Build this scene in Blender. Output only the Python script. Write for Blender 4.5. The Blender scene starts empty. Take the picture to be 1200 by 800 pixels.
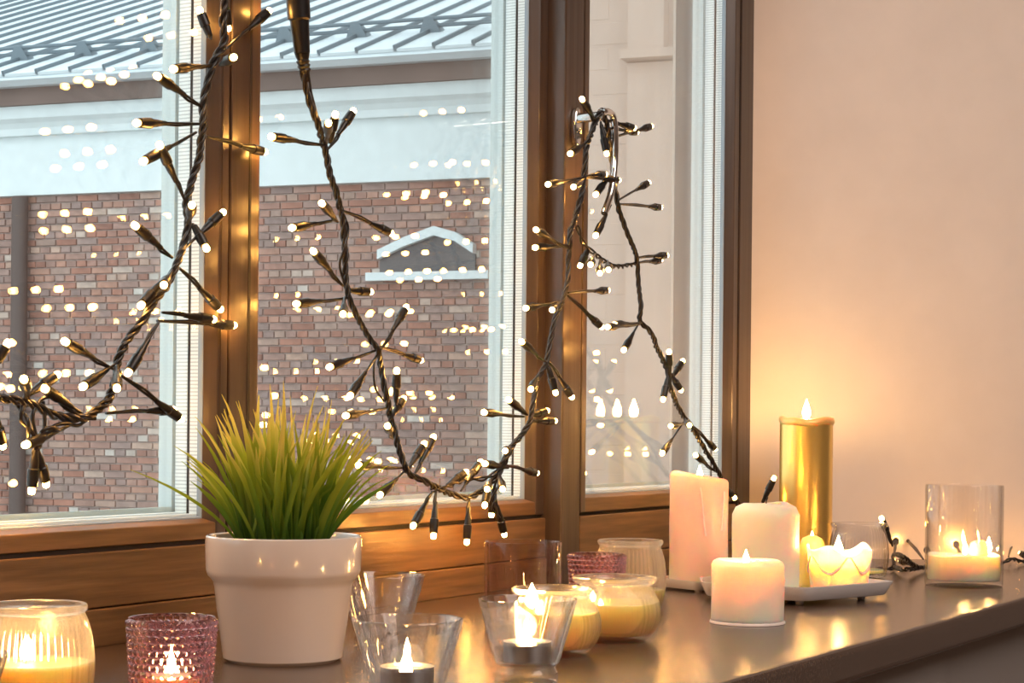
import bpy, bmesh, math, random
from mathutils import Vector, Matrix
random.seed(7)
PI = math.pi
SC = bpy.context.scene
COL = SC.collection

# ------------------------------------------------------------------ camera
F, CX, CY, ROLL, H = 2200.0, 600.0, 498.5, 0.0096, 0.20
cr, sr = math.cos(ROLL), math.sin(ROLL)
RC, UC = Vector((cr, 0, sr)), Vector((-sr, 0, cr))
CAM = Vector((0, 0, H))
cd = bpy.data.cameras.new('camera'); cam = bpy.data.objects.new('camera', cd); COL.objects.link(cam)
cd.sensor_fit = 'HORIZONTAL'; cd.sensor_width = 36; cd.lens = 36 * F / 1200
cd.shift_y = (CY - 400) / 1200; cd.clip_start = .02; cd.clip_end = 200
M = Matrix(((RC.x, UC.x, 0), (RC.y, UC.y, -1), (RC.z, UC.z, 0))).to_4x4()
M.translation = CAM; cam.matrix_world = M
cd.dof.use_dof = False
SC.camera = cam
# ------------------------------------------------------------------ world, view
W = bpy.data.worlds.new('overcast sky'); SC.world = W; W.use_nodes = True
bg = W.node_tree.nodes['Background']; bg.inputs[0].default_value = (.82, .93, 1, 1); bg.inputs[1].default_value = 1.85
SC.view_settings.view_transform = 'Standard'; SC.view_settings.look = 'None'
SC.view_settings.exposure = 0.3; SC.view_settings.gamma = 1
SC.cycles.max_bounces = 14; SC.cycles.transparent_max_bounces = 24; SC.cycles.transmission_bounces = 12
SC.cycles.glossy_bounces = 6; SC.cycles.diffuse_bounces = 5; SC.cycles.sample_clamp_indirect = 4
SC.cycles.caustics_refractive = True; SC.cycles.caustics_reflective = True; SC.cycles.blur_glossy = .6

# ------------------------------------------------------------------ pixel rays and the window frame of reference
def ray(px, py):
    return RC * ((px - CX) / F) + UC * (-(py - CY) / F) + Vector((0, 1, 0))
def on_z(px, py, z=0.0):
    r = ray(px, py); return CAM + r * ((z - H) / r.z)
def at_y(px, py, Y):
    r = ray(px, py); return CAM + r * Y
O = on_z(111.5, 757); P2 = on_z(878, 650)
D = (P2 - O).normalized(); N = Vector((D.y, -D.x, 0))
def wp(s, t, z): return O + D * s + N * t + Vector((0, 0, z))
def st(p): q = p - O; return q.dot(D), q.dot(N)
def at_t(px, py, t):
    r = ray(px, py); k = ((O + N * t - CAM).dot(N)) / r.dot(N)
    return CAM + r * k
def s_at(px, t, py=600): return st(at_t(px, py, t))[0]

# lights: soft ceiling lamp panel of the room and a small light for the right wall
def area(name, loc, target, sx, sy, power, color):
    l = bpy.data.lights.new(name, 'AREA'); l.shape = 'RECTANGLE'; l.size = sx; l.size_y = sy
    l.energy = power; l.color = color
    o = bpy.data.objects.new(name, l); COL.objects.link(o); o.location = loc
    o.rotation_euler = (Vector(target) - Vector(loc)).to_track_quat('-Z', 'Y').to_euler()
    return o
area('ceiling_panel_light', wp(-.3, 2.3, 1.85), wp(-.1, 1.9, 0), 1.6, 1.6, 38, (1, .87, .79))
area('right_wall_light', wp(.1, 1.25, 1.80), wp(1.3, .3, .5), .5, .5, 5, (1, .82, .68))  # unseen small warm area light aimed at the right reveal wall

# ------------------------------------------------------------------ materials
def mat(name):
    m = bpy.data.materials.new(name); m.use_nodes = True; nt = m.node_tree; nt.nodes.clear()
    out = nt.nodes.new('ShaderNodeOutputMaterial'); return m, nt, out
def nd(nt, typ, **k):
    n = nt.nodes.new(typ)
    for a, b in k.items(): setattr(n, a, b)
    return n
def ramp(nt, stops, fac):
    r = nd(nt, 'ShaderNodeValToRGB'); el = r.color_ramp.elements
    while len(el) < len(stops): el.new(.5)
    for e, (p, c) in zip(el, stops): e.position = p; e.color = (*c, 1)
    nt.links.new(fac, r.inputs[0]); return r.outputs[0]
def pbr(name, col, rough=.5, metal=0, bump=0, bscale=60, stretch=(1, 1, 1), var=0, coat=0, spec=.5, coord='Object', sss=None, detail=4, emit=None):
    m, nt, out = mat(name)
    b = nd(nt, 'ShaderNodeBsdfPrincipled'); nt.links.new(b.outputs[0], out.inputs[0])
    b.inputs['Base Color'].default_value = (*col, 1); b.inputs['Roughness'].default_value = rough
    b.inputs['Metallic'].default_value = metal; b.inputs['Coat Weight'].default_value = coat
    b.inputs['Coat Roughness'].default_value = .08; b.inputs['Specular IOR Level'].default_value = spec
    if sss:
        b.inputs['Subsurface Weight'].default_value = 1; b.inputs['Subsurface Radius'].default_value = sss[0]
        b.inputs['Subsurface Scale'].default_value = sss[1]
    if bump or var:
        tc = nd(nt, 'ShaderNodeTexCoord'); mp = nd(nt, 'ShaderNodeMapping'); mp.inputs['Scale'].default_value = stretch
        nt.links.new(tc.outputs[coord], mp.inputs[0])
        nz = nd(nt, 'ShaderNodeTexNoise'); nz.inputs['Scale'].default_value = bscale; nz.inputs['Detail'].default_value = detail
        nt.links.new(mp.outputs[0], nz.inputs['Vector'])
        if bump:
            bp = nd(nt, 'ShaderNodeBump'); bp.inputs['Strength'].default_value = bump; bp.inputs['Distance'].default_value = .002
            nt.links.new(nz.outputs[0], bp.inputs['Height']); nt.links.new(bp.outputs[0], b.inputs['Normal'])
        if var:
            lo = tuple(c * (1 - var) for c in col); hi = tuple(min(1, c * (1 + var)) for c in col)
            nt.links.new(ramp(nt, [(.3, lo), (.7, hi)], nz.outputs[0]), b.inputs['Base Color'])
    return m
def emis(name, col, s):
    m, nt, out = mat(name); e = nd(nt, 'ShaderNodeEmission'); e.inputs[0].default_value = (*col, 1); e.inputs[1].default_value = s
    nt.links.new(e.outputs[0], out.inputs[0]); return m
def pane_glass(name, tint, base_r):
    # sheet glass: mirror share from the viewing angle (Schlick), the rest passes straight
    m, nt, out = mat(name); L = nt.links.new
    lw = nd(nt, 'ShaderNodeLayerWeight'); lw.inputs[0].default_value = .5
    pw = nd(nt, 'ShaderNodeMath', operation='POWER'); L(lw.outputs['Facing'], pw.inputs[0]); pw.inputs[1].default_value = 4.4
    ma = nd(nt, 'ShaderNodeMath', operation='MULTIPLY_ADD'); L(pw.outputs[0], ma.inputs[0]); ma.inputs[1].default_value = 1 - base_r; ma.inputs[2].default_value = base_r
    tr = nd(nt, 'ShaderNodeBsdfTransparent'); tr.inputs[0].default_value = (*tint, 1)
    gl = nd(nt, 'ShaderNodeBsdfGlossy'); gl.inputs['Roughness'].default_value = .0; gl.inputs[0].default_value = (1, 1, 1, 1)
    mx = nd(nt, 'ShaderNodeMixShader'); L(ma.outputs[0], mx.inputs[0]); L(tr.outputs[0], mx.inputs[1]); L(gl.outputs[0], mx.inputs[2])
    L(mx.outputs[0], out.inputs[0]); return m
def ware_glass(name, tint, clear, rough=0.0, ior=1.45, frost=0):
    # thick table glass: part refracts, the rest behaves as thin sheet glass (mirror share by angle, else straight on)
    m, nt, out = mat(name); L = nt.links.new
    g = nd(nt, 'ShaderNodeBsdfGlass'); g.inputs[0].default_value = (*tint, 1); g.inputs['Roughness'].default_value = rough; g.inputs['IOR'].default_value = ior
    lw = nd(nt, 'ShaderNodeLayerWeight'); lw.inputs[0].default_value = .5
    pw = nd(nt, 'ShaderNodeMath', operation='POWER'); L(lw.outputs['Facing'], pw.inputs[0]); pw.inputs[1].default_value = 3.6
    ma = nd(nt, 'ShaderNodeMath', operation='MULTIPLY_ADD'); L(pw.outputs[0], ma.inputs[0]); ma.inputs[1].default_value = .9; ma.inputs[2].default_value = .05
    tr = nd(nt, 'ShaderNodeBsdfTransparent'); tr.inputs[0].default_value = (*tint, 1)
    gl = nd(nt, 'ShaderNodeBsdfGlossy'); gl.inputs['Roughness'].default_value = rough
    m1 = nd(nt, 'ShaderNodeMixShader'); L(ma.outputs[0], m1.inputs[0]); L(tr.outputs[0], m1.inputs[1]); L(gl.outputs[0], m1.inputs[2])
    mx = nd(nt, 'ShaderNodeMixShader'); mx.inputs[0].default_value = clear
    L(g.outputs[0], mx.inputs[1]); L(m1.outputs[0], mx.inputs[2])
    if frost:
        tl = nd(nt, 'ShaderNodeBsdfTranslucent'); tl.inputs[0].default_value = (1, .95, .88, 1); mf = nd(nt, 'ShaderNodeMixShader'); mf.inputs[0].default_value = frost
        L(mx.outputs[0], mf.inputs[1]); L(tl.outputs[0], mf.inputs[2]); mx = mf
    L(mx.outputs[0], out.inputs[0]); return m
def brick_mat(name, island):
    m, nt, out = mat(name); L = nt.links.new
    b = nd(nt, 'ShaderNodeBsdfPrincipled'); L(b.outputs[0], out.inputs[0]); b.inputs['Roughness'].default_value = .9
    src = nd(nt, 'ShaderNodeNewGeometry').outputs['Random Per Island'] if island else nd(nt, 'ShaderNodeObjectInfo').outputs['Random']
    c = ramp(nt, [(0, (.34, .16, .12)), (.2, (.46, .21, .15)), (.42, (.38, .26, .23)), (.6, (.50, .26, .19)), (.78, (.32, .22, .20)), (.93, (.54, .34, .26)), (1, (.64, .56, .50))], src)
    nz = nd(nt, 'ShaderNodeTexNoise'); nz.inputs['Scale'].default_value = 9; tc = nd(nt, 'ShaderNodeTexCoord'); L(tc.outputs['Object'], nz.inputs['Vector'])
    mx = nd(nt, 'ShaderNodeMix', data_type='RGBA', blend_type='MULTIPLY'); mx.inputs[0].default_value = .5
    L(c, mx.inputs[6]); L(ramp(nt, [(.3, (.55, .55, .55)), (.7, (1.3, 1.3, 1.3))], nz.outputs[0]), mx.inputs[7]); L(mx.outputs[2], b.inputs['Base Color'])
    return m

WOOD = pbr('brown stained frame wood', (.070, .046, .034), .32, bump=.25, bscale=90, stretch=(1, 1, .03), var=.28, spec=.6)
WOODH = pbr('brown stained plank wood', (.185, .092, .036), .38, bump=.35, bscale=120, stretch=(.06, .06, 1), var=.35, spec=.6)  # more golden than the frame wood: bulb glow put into the base colour
DARK = pbr('dark frame groove', (.02, .012, .009), .7)
GASKET = pbr('grey glazing gasket', (.30, .36, .42), .45)
ALU = pbr('pale outer frame aluminium', (.56, .62, .62), .5)
WALL = pbr('cream plaster', (.82, .72, .65), .85, bump=.5, bscale=14, var=.03, detail=8)
WALLC = pbr('room plaster', (.62, .55, .50), .9, bump=.2, bscale=14)
FLOOR = pbr('oak floor', (.22, .13, .08), .5, bump=.2, bscale=20, stretch=(1, 8, 1), var=.2)
PANEL = pbr('taupe painted panel', (.30, .27, .25), .7, bump=.1, bscale=40)
BULB = emis('lit bulb', (1, .46, .09), 150)
CABLE = pbr('dark green brown cable', (.014, .011, .009), .34, spec=.6)
SOCKET = pbr('dark bulb socket', (.008, .007, .007), .36, spec=.5)
FLAME = emis('candle flame', (1, .54, .17), 260)
WICK = pbr('charred wick', (.02, .015, .012), .9)
POT = pbr('cream glazed ceramic', (.76, .65, .58), .16, coat=.7)
SOIL = pbr('dark potting soil', (.05, .035, .02), .95, bump=1, bscale=300, var=.5)
CERAM = pbr('white glazed stoneware', (.72, .66, .63), .25, coat=.4)
CHROME = pbr('polished chrome', (.75, .75, .75), .12, metal=1)
TIN = pbr('aluminium tealight cup', (.72, .70, .70), .33, metal=1)
PANE = pane_glass('window pane glass', (.985, .995, .99), .045)
CLEAR = ware_glass('clear table glass', (1, 1, .995), .80)
THIN = ware_glass('thin clear cylinder glass', (1, .995, .99), .95)
SMOKE = ware_glass('rosy smoked glass', (.95, .885, .86), .92)
PINK = ware_glass('pink pressed glass', (.97, .80, .83), .35)
JARG = ware_glass('lightly frosted jar glass', (1, .975, .93), .6, rough=.2, frost=.11)
WAX = pbr('white pillar wax', (.985, .82, .64), .42, bump=.1, bscale=50, sss=((1, .50, .16), .045))
WAXP = pbr('pale rose pillar wax', (.90, .62, .50), .42, bump=.1, bscale=50, sss=((1, .34, .09), .05))
WAXJ = pbr('ivory jar wax', (1, .64, .22), .4, sss=((1, .55, .16), .08))
DRIP = pbr('hardened pale wax', (.88, .74, .66), .4)
GOLD = pbr('gold lacquered candle', (.95, .66, .20), .30, metal=.85, bump=.12, bscale=30)
GOLDW = pbr('gold melted rim', (.9, .62, .25), .35, metal=.3, sss=((1, .4, .12), .02))
STONE = pbr('white rendered cornice', (.80, .84, .84), .8, bump=.1, bscale=8, var=.04)
MORTAR = pbr('grey brick mortar', (.44, .33, .29), .95, bump=.6, bscale=30, var=.2)
FASCIA = pbr('brown painted fascia', (.19, .125, .105), .7, var=.15, bscale=1.5)
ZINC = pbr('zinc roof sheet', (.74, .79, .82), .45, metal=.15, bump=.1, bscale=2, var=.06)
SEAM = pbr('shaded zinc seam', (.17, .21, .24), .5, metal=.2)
PIPE = pbr('brown drainpipe', (.115, .075, .065), .6)
DGLASS = pbr('dark far window glass', (.12, .10, .10), .15)
GROUND = pbr('asphalt yard', (.30, .29, .28), .9, bscale=3, var=.2)
BRK = brick_mat('weathered brick', False); BRKI = brick_mat('weathered brick far', True)

# spacer bar with punched dots
SPACER, nt, out = mat('punched aluminium spacer')
b_ = nd(nt, 'ShaderNodeBsdfPrincipled'); nt.links.new(b_.outputs[0], out.inputs[0]); b_.inputs['Roughness'].default_value = .45
tc = nd(nt, 'ShaderNodeTexCoord'); sx = nd(nt, 'ShaderNodeSeparateXYZ'); nt.links.new(tc.outputs['Object'], sx.inputs[0])
fm = nd(nt, 'ShaderNodeMath', operation='MULTIPLY'); nt.links.new(sx.outputs[2], fm.inputs[0]); fm.inputs[1].default_value = 1 / .0036
fr = nd(nt, 'ShaderNodeMath', operation='FRACT'); nt.links.new(fm.outputs[0], fr.inputs[0])
nt.links.new(ramp(nt, [(.0, (.88, .92, .92)), (.62, (.88, .92, .92)), (.66, (.58, .62, .63)), (.96, (.58, .62, .63)), (1, (.88, .92, .92))], fr.outputs[0]), b_.inputs['Base Color'])

# sill top: dark laminate with a fine speckle
SILL, nt, out = mat('dark speckled satin sill')
L = nt.links.new
b_ = nd(nt, 'ShaderNodeBsdfPrincipled'); L(b_.outputs[0], out.inputs[0]); b_.inputs['Roughness'].default_value = .24; b_.inputs['Specular IOR Level'].default_value = .65
tc = nd(nt, 'ShaderNodeTexCoord'); nz = nd(nt, 'ShaderNodeTexNoise'); nz.inputs['Scale'].default_value = 420; nz.inputs['Detail'].default_value = 3
L(tc.outputs['Object'], nz.inputs['Vector']); L(ramp(nt, [(.35, (.052, .030, .020)), (.6, (.100, .062, .044))], nz.outputs[0]), b_.inputs['Base Color'])
bp = nd(nt, 'ShaderNodeBump'); bp.inputs['Strength'].default_value = .10; bp.inputs['Distance'].default_value = .0006; L(nz.outputs[0], bp.inputs['Height']); L(bp.outputs[0], b_.inputs['Normal'])

# leaf: yellow-green tips to deep green base, by height in the plant
LEAF, nt, out = mat('grass blade'); L = nt.links.new
b_ = nd(nt, 'ShaderNodeBsdfPrincipled'); b_.inputs['Roughness'].default_value = .38
tc = nd(nt, 'ShaderNodeTexCoord'); sx = nd(nt, 'ShaderNodeSeparateXYZ'); L(tc.outputs['Object'], sx.inputs[0])
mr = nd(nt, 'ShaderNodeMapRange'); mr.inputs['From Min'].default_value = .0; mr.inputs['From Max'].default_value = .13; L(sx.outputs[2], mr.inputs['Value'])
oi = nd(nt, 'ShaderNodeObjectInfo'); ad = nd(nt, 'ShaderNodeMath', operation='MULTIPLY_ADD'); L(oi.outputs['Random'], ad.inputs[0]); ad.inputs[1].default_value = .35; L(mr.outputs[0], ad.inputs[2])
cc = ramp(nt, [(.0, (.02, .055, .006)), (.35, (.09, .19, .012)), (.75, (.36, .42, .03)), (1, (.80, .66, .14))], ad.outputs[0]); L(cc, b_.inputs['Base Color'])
tl = nd(nt, 'ShaderNodeBsdfTranslucent'); L(cc, tl.inputs[0]); mx = nd(nt, 'ShaderNodeMixShader'); mx.inputs[0].default_value = .4
L(b_.outputs[0], mx.inputs[1]); L(tl.outputs[0], mx.inputs[2]); L(mx.outputs[0], out.inputs[0])

# ------------------------------------------------------------------ mesh helpers
def obj(name, vf, m, parent=None, smooth=None, bevel=0, seg=2):
    if isinstance(vf, bpy.types.Mesh): me = vf
    else:
        me = bpy.data.meshes.new(name); me.from_pydata([tuple(v) for v in vf[0]], [], vf[1]); me.update()
        bm = bmesh.new(); bm.from_mesh(me); bmesh.ops.recalc_face_normals(bm, faces=bm.faces); bm.to_mesh(me); bm.free()
        if smooth is not None:
            for p in me.polygons: p.use_smooth = True
            me.set_sharp_from_angle(angle=math.radians(smooth))
        me.materials.append(m)
    o = bpy.data.objects.new(name, me); COL.objects.link(o)
    if parent: o.parent = parent
    if bevel:
        bv = o.modifiers.new('bevel', 'BEVEL'); bv.width = bevel; bv.segments = seg; bv.limit_method = 'ANGLE'
    return o
def empty(name, loc, rz=0):
    o = bpy.data.objects.new(name, None); COL.objects.link(o); o.location = loc; o.rotation_euler = (0, 0, rz); o.empty_display_size = .02; return o
def tag(o, label, cat=None, group=None, kind=None):
    if label: o['label'] = label
    if cat: o['category'] = cat
    if group: o['group'] = group
    if kind: o['kind'] = kind
    return o
def join(*vfs):
    V, Fc = [], []
    for v, f in vfs:
        k = len(V); V += list(v); Fc += [tuple(i + k for i in q) for q in f]
    return V, Fc
def prism(pts, f0, f1):
    """closed outline pts mapped through f0 (one end) and f1 (other end)"""
    n = len(pts); V = [f0(p) for p in pts] + [f1(p) for p in pts]
    Fc = [(i, (i + 1) % n, n + (i + 1) % n, n + i) for i in range(n)] + [tuple(range(n - 1, -1, -1)), tuple(range(n, 2 * n))]
    return V, Fc
def wbox(s0, s1, t0, t1, z0, z1):
    return prism([(s0, t0), (s1, t0), (s1, t1), (s0, t1)], lambda p: wp(p[0], p[1], z0), lambda p: wp(p[0], p[1], z1))
def vprism(pts, z0, z1): return prism(pts, lambda p: wp(p[0], p[1], z0), lambda p: wp(p[0], p[1], z1))
def hprism(pts, s0, s1): return prism(pts, lambda p: wp(s0, p[0], p[1]), lambda p: wp(s1, p[0], p[1]))
def box(x0, x1, y0, y1, z0, z1):
    return prism([(x0, y0), (x1, y0), (x1, y1), (x0, y1)], lambda p: Vector((p[0], p[1], z0)), lambda p: Vector((p[0], p[1], z1)))
def lathe(prof, seg=64, rf=None, zf=None, closed=False):
    """prof: list of (r,z); rf(r,z,a)->r ; zf(r,z,a)->z"""
    V, Fc = [], []; n = len(prof)
    for i in range(seg):
        a = 2 * PI * i / seg
        for r, z in prof:
            rr = rf(r, z, a) if rf else r; zz = zf(r, z, a) if zf else z
            V.append(Vector((rr * math.cos(a), rr * math.sin(a), zz)))
    for i in range(seg):
        j = (i + 1) % seg
        for k in range(n - 1 + (1 if closed else 0)):
            k2 = (k + 1) % n
            Fc.append((i * n + k, j * n + k, j * n + k2, i * n + k2))
    if not closed:
        Fc.append(tuple(i * n for i in range(seg - 1, -1, -1))); Fc.append(tuple(i * n + n - 1 for i in range(seg)))
    return V, Fc
def resample(prof, step):
    out = [prof[0]]
    for a, b in zip(prof, prof[1:]):
        d = math.hypot(b[0] - a[0], b[1] - a[1]); k = max(1, int(d / step))
        out += [(a[0] + (b[0] - a[0]) * i / k, a[1] + (b[1] - a[1]) * i / k) for i in range(1, k + 1)]
    return out
def catmull(P, per=6):
    out = []
    Q = [P[0] * 2 - P[1]] + list(P) + [P[-1] * 2 - P[-2]]
    for i in range(1, len(Q) - 2):
        for k in range(per):
            u = k / per; a, b, c, d = Q[i - 1], Q[i], Q[i + 1], Q[i + 2]
            out.append(.5 * ((2 * b) + (c - a) * u + (2 * a - 5 * b + 4 * c - d) * u * u + (3 * b - a - 3 * c + d) * u ** 3))
    out.append(P[-1]); return out
def tube(path, rad, seg=8, cap=True):
    V, Fc = [], []; n = len(path); up = None
    for i, p in enumerate(path):
        t = (path[min(i + 1, n - 1)] - path[max(i - 1, 0)]).normalized()
        if up is None: up = t.orthogonal().normalized()
        up = (up - t * up.dot(t)).normalized(); sd = t.cross(up)
        r = rad[i] if isinstance(rad, (list, tuple)) else rad
        for k in range(seg):
            a = 2 * PI * k / seg; V.append(p + up * (r * math.cos(a)) + sd * (r * math.sin(a)))
    for i in range(n - 1):
        for k in range(seg):
            Fc.append((i * seg + k, i * seg + (k + 1) % seg, (i + 1) * seg + (k + 1) % seg, (i + 1) * seg + k))
    if cap: Fc.append(tuple(range(seg - 1, -1, -1))); Fc.append(tuple((n - 1) * seg + k for k in range(seg)))
    return V, Fc
def frame_of(path):
    fr = []; up = None; n = len(path)
    for i in range(n):
        t = (path[min(i + 1, n - 1)] - path[max(i - 1, 0)]).normalized()
        if up is None: up = t.orthogonal().normalized()
        up = (up - t * up.dot(t)).normalized(); fr.append((up, t.cross(up)))
    return fr

# ================================================================== SETTING
S0 = -.62                                     # left end of the window opening
TOPZ = 1.25
SR = s_at(878, .026)                          # right end of frame at the wall
W656 = on_z(1200, 656); ws, wt = st(W656)
slope = (ws - SR) / (wt - .026)               # splay of the right reveal
TF = .565                                     # front edge of the sill
def rev(t): return SR + slope * (t - .026)
def lev(t): return S0 - .06 - .42 * t
# reveals
N_ = 40
def reveal(fn, sign):
    V, Fc = [], []
    for i in range(2):
        t = -.08 if i == 0 else TF - .03
        for z in (-.0, TOPZ + .02):
            V.append(wp(fn(t), t, z))
    V += [wp(fn(TF - .03) + sign * .0, TF - .03, 0), wp(fn(TF - .03), TF - .03, TOPZ + .02)]
    V += [wp(fn(-.08) + sign * .7, -.08, 0), wp(fn(-.08) + sign * .7, -.08, TOPZ + .02), wp(fn(TF - .03) + sign * .7, TF - .03, 0), wp(fn(TF - .03) + sign * .7, TF - .03, TOPZ + .02)]
    Fc = [(0, 1, 3, 2), (6, 8, 9, 7), (0, 6, 7, 1), (2, 3, 9, 8), (1, 7, 9, 3), (0, 2, 8, 6)]
    V = V
    return V, Fc
tag(obj('wall_right', reveal(rev, 1), WALL), 'cream plastered splayed reveal wall to the right of the windows', kind='structure')
tag(obj('wall_left', reveal(lev, -1), WALL), 'plastered reveal wall to the left of the windows', kind='structure')
tag(obj('wall_back', wbox(-4.2, 3.8, 5.0, 5.1, -.9, 2.05), WALLC), 'plain room wall behind the viewer', kind='structure')
tag(obj('wall_side', join(wbox(-4.3, -4.2, TF - .03, 5.1, -.9, 2.05), wbox(3.8, 3.9, TF - .03, 5.1, -.9, 2.05)), WALLC), 'side walls of the room outside the picture', kind='structure')
tag(obj('wall_outer', join(
    wbox(lev(0) - 3.6, lev(0) - .0, -.10, TF - .03, TOPZ + .02, 2.05), wbox(lev(0), SR + 2.8, -.10, TF - .03, TOPZ + .02, 2.05),
    wbox(-4.3, lev(0) - .75, TF - .13, TF - .03, -.9, 2.05), wbox(SR + .75, 3.9, TF - .13, TF - .03, -.9, 2.05)), WALLC), 'window wall above and beside the window niche', kind='structure')
tag(obj('ceiling', wbox(-4.3, 3.9, -.1, 5.1, 2.05, 2.15), WALLC), 'plain light ceiling', kind='structure')
tag(obj('floor', wbox(-4.3, 3.9, -.1, 5.1, -1.0, -.9), FLOOR), 'oak board floor far below the sill', kind='structure')
# wall below the sill, two panels with a joint
wf = tag(empty('wall_front', wp(0, TF - .03, -.9)), 'taupe painted panels below the window sill', kind='structure')
wi = wf.matrix_basis.inverted() if False else Matrix.Translation(-Vector(wf.location))
def rel(vf, o):
    l = Vector(o.location); return [v - l for v in vf[0]], vf[1]
sj = s_at(1108, TF - .03, 785)
obj('panel', rel(wbox(lev(.5) - .8, sj - .0015, TF - .12, TF - .03, -.9, -.034), wf), PANEL, wf, bevel=.002)
obj('panel', rel(wbox(sj + .0015, rev(.5) + .8, TF - .12, TF - .035, -.9, -.034), wf), PANEL, wf, bevel=.002)
# sill board
sill = vprism([(lev(0) - .03, -.012), (SR + .03, -.012), (rev(TF - .03) + .03, TF - .03), (rev(TF) + .10, TF - .03), (rev(TF) + .10, TF), (lev(TF) - .1, TF), (lev(TF) - .1, TF - .03), (lev(TF - .03) - .03, TF - .03)], -.034, 0)
tag(obj('window_sill', sill, SILL, bevel=.007, seg=4), 'deep dark speckled satin window sill carrying the candles', 'window sill')

# ------------------------------------------------------------------ windows
ZP1, ZP2, ZB, ZA = .034, .0835, .088, .1037
def stack_side(name_parent, sg, dirn, t0, z0, z1, par):
    """bead, spacers and outer frame at a vertical glass edge; sg = glass edge, dirn = +1 frame lies on +s side"""
    w = .022 * dirn
    obj('gasket', vprism([(sg, t0), (sg + w, t0), (sg + w, t0 - .006), (sg, t0 - .006)], z0, z1), GASKET, par)
    obj('spacer_bar', vprism([(sg, t0 - .006), (sg + w, t0 - .006), (sg + w, t0 - .0155), (sg, t0 - .0155)], z0, z1), SPACER, par)
    obj('edge_seal', vprism([(sg + .0005 * dirn, t0 - .0155), (sg + w, t0 - .0155), (sg + w, t0 - .019), (sg + .0005 * dirn, t0 - .019)], z0, z1), DARK, par)
    obj('spacer_bar', vprism([(sg, t0 - .019), (sg + w, t0 - .019), (sg + w, t0 - .033), (sg, t0 - .033)], z0, z1), SPACER, par)
    obj('outer_frame', vprism([(sg - .0005 * dirn, t0 - .037), (sg + w, t0 - .037), (sg + w, t0 - .055), (sg + .001 * dirn, t0 - .055)], z0, z1), ALU, par)
def stack_bottom(s0, s1, t0, z, par):
    obj('gasket', hprism([(t0, z - .004), (t0, z), (t0 - .006, z + .0012), (t0 - .006, z - .004)], s0, s1), GASKET, par)
    obj('spacer_bar', hprism([(t0 - .006, z - .01), (t0 - .006, z + .003), (t0 - .0155, z + .003), (t0 - .0155, z - .01)], s0, s1), SPACER2, par)
    obj('spacer_bar', hprism([(t0 - .019, z - .01), (t0 - .019, z + .004), (t0 - .033, z + .004), (t0 - .033, z - .01)], s0, s1), SPACER2, par)
    obj('outer_frame', hprism([(t0 - .037, z - .01), (t0 - .037, z + .009), (t0 - .055, z + .008), (t0 - .055, z - .01)], s0, s1), ALU, par)
SPACER2 = pbr('plain aluminium spacer', (.82, .86, .86), .5)
def panes(s0, s1, t0, z0, z1, par):
    for a, b in ((.0022, .0042), (.0166, .0186), (.0310, .0330)):
        obj('glass_pane', wbox(s0 - .006, s1 + .006, t0 - b + .0003, t0 - a - .0003, z0 - .003, z1 + .003), PANE, par)

def sash(name, label, sl0, sl1, sgl, sgr, sr0, sr1, tf, zb0, zb1, left_hidden=True):
    """sl0..sl1 left stile face, sgl glass start, sgr glass end, sr0..sr1 right stile face, tf face plane"""
    w = tag(empty(name, (0, 0, 0)), label, kind='structure')
    tb = tf - .012; zt = TOPZ - .07
    obj('stile', vprism([(sl0, tf), (sl1, tf), (sgl, tb), (sgl, tb - .06), (sl0, tb - .06)], zb0, TOPZ - .012), WOOD, w, bevel=.0012)
    obj('stile', vprism([(sr1, tf), (sr0, tf), (sgr, tb), (sgr + .018, tb - .001), (sgr + .018, tb - .06), (sr1, tb - .06)], zb0, TOPZ - .012), WOOD, w, bevel=.0012)
    obj('rail', hprism([(tf - .001, zb0), (tf - .001, zb1), (tb, zb1 + .004), (tb, zb0 + .0)], sl0 + .002, sr1 - .002), WOODH, w, bevel=.001)
    obj('rail', hprism([(tf - .001, TOPZ - .014), (tf - .001, zt), (tb, zt - .004), (tb - .05, zt - .004), (tb - .05, TOPZ - .014)], sl0 + .002, sr1 - .002), WOODH, w, bevel=.001)
    stack_side(w, sgr, 1, tb, zb1, zt, w); stack_side(w, sgl, -1, tb, zb1, zt, w)
    stack_bottom(sgl, sgr, tb, zb1 + .005, w)
    panes(sgl, sgr, tb, zb1, zt, w)
    return w
t0 = 0.0
w1 = sash('window_1', 'left brown casement with triple glazing, glass behind the left string of lights', S0, S0 + .04, S0 + .052,
     s_at(236, -.012), s_at(254, 0), s_at(264.7, 0), 0, ZB, ZA)
w2 = sash('window_2', 'middle brown casement with triple glazing behind the potted grass', s_at(267.3, 0), s_at(300.6, 0), s_at(300.6, 0) + .006,
     s_at(614, -.012), s_at(628, 0), s_at(637, 0), 0, ZB, ZA)
obj('groove_strip', wbox(s_at(288, 0), s_at(290.5, 0), -.001, .0006, ZB, TOPZ - .02), DARK, w2)
obj('bead_edge', wbox(s_at(255.8, 0), s_at(257, 0), -.001, .0010, ZA, TOPZ - .02), WOOD, w1)
TR = .026
SP = s_at(658, TR)
zgr = at_t(686, 583.5, TR).z; zgb = at_t(680, 600.5, TR).z
w3 = sash('window_3', 'right brown casement with triple glazing beside the plastered wall', s_at(680.5, TR), s_at(686, TR), s_at(686, TR) + .004,
     s_at(845, TR - .012), s_at(857, TR), s_at(862, TR), TR, zgb, zgr)
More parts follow.
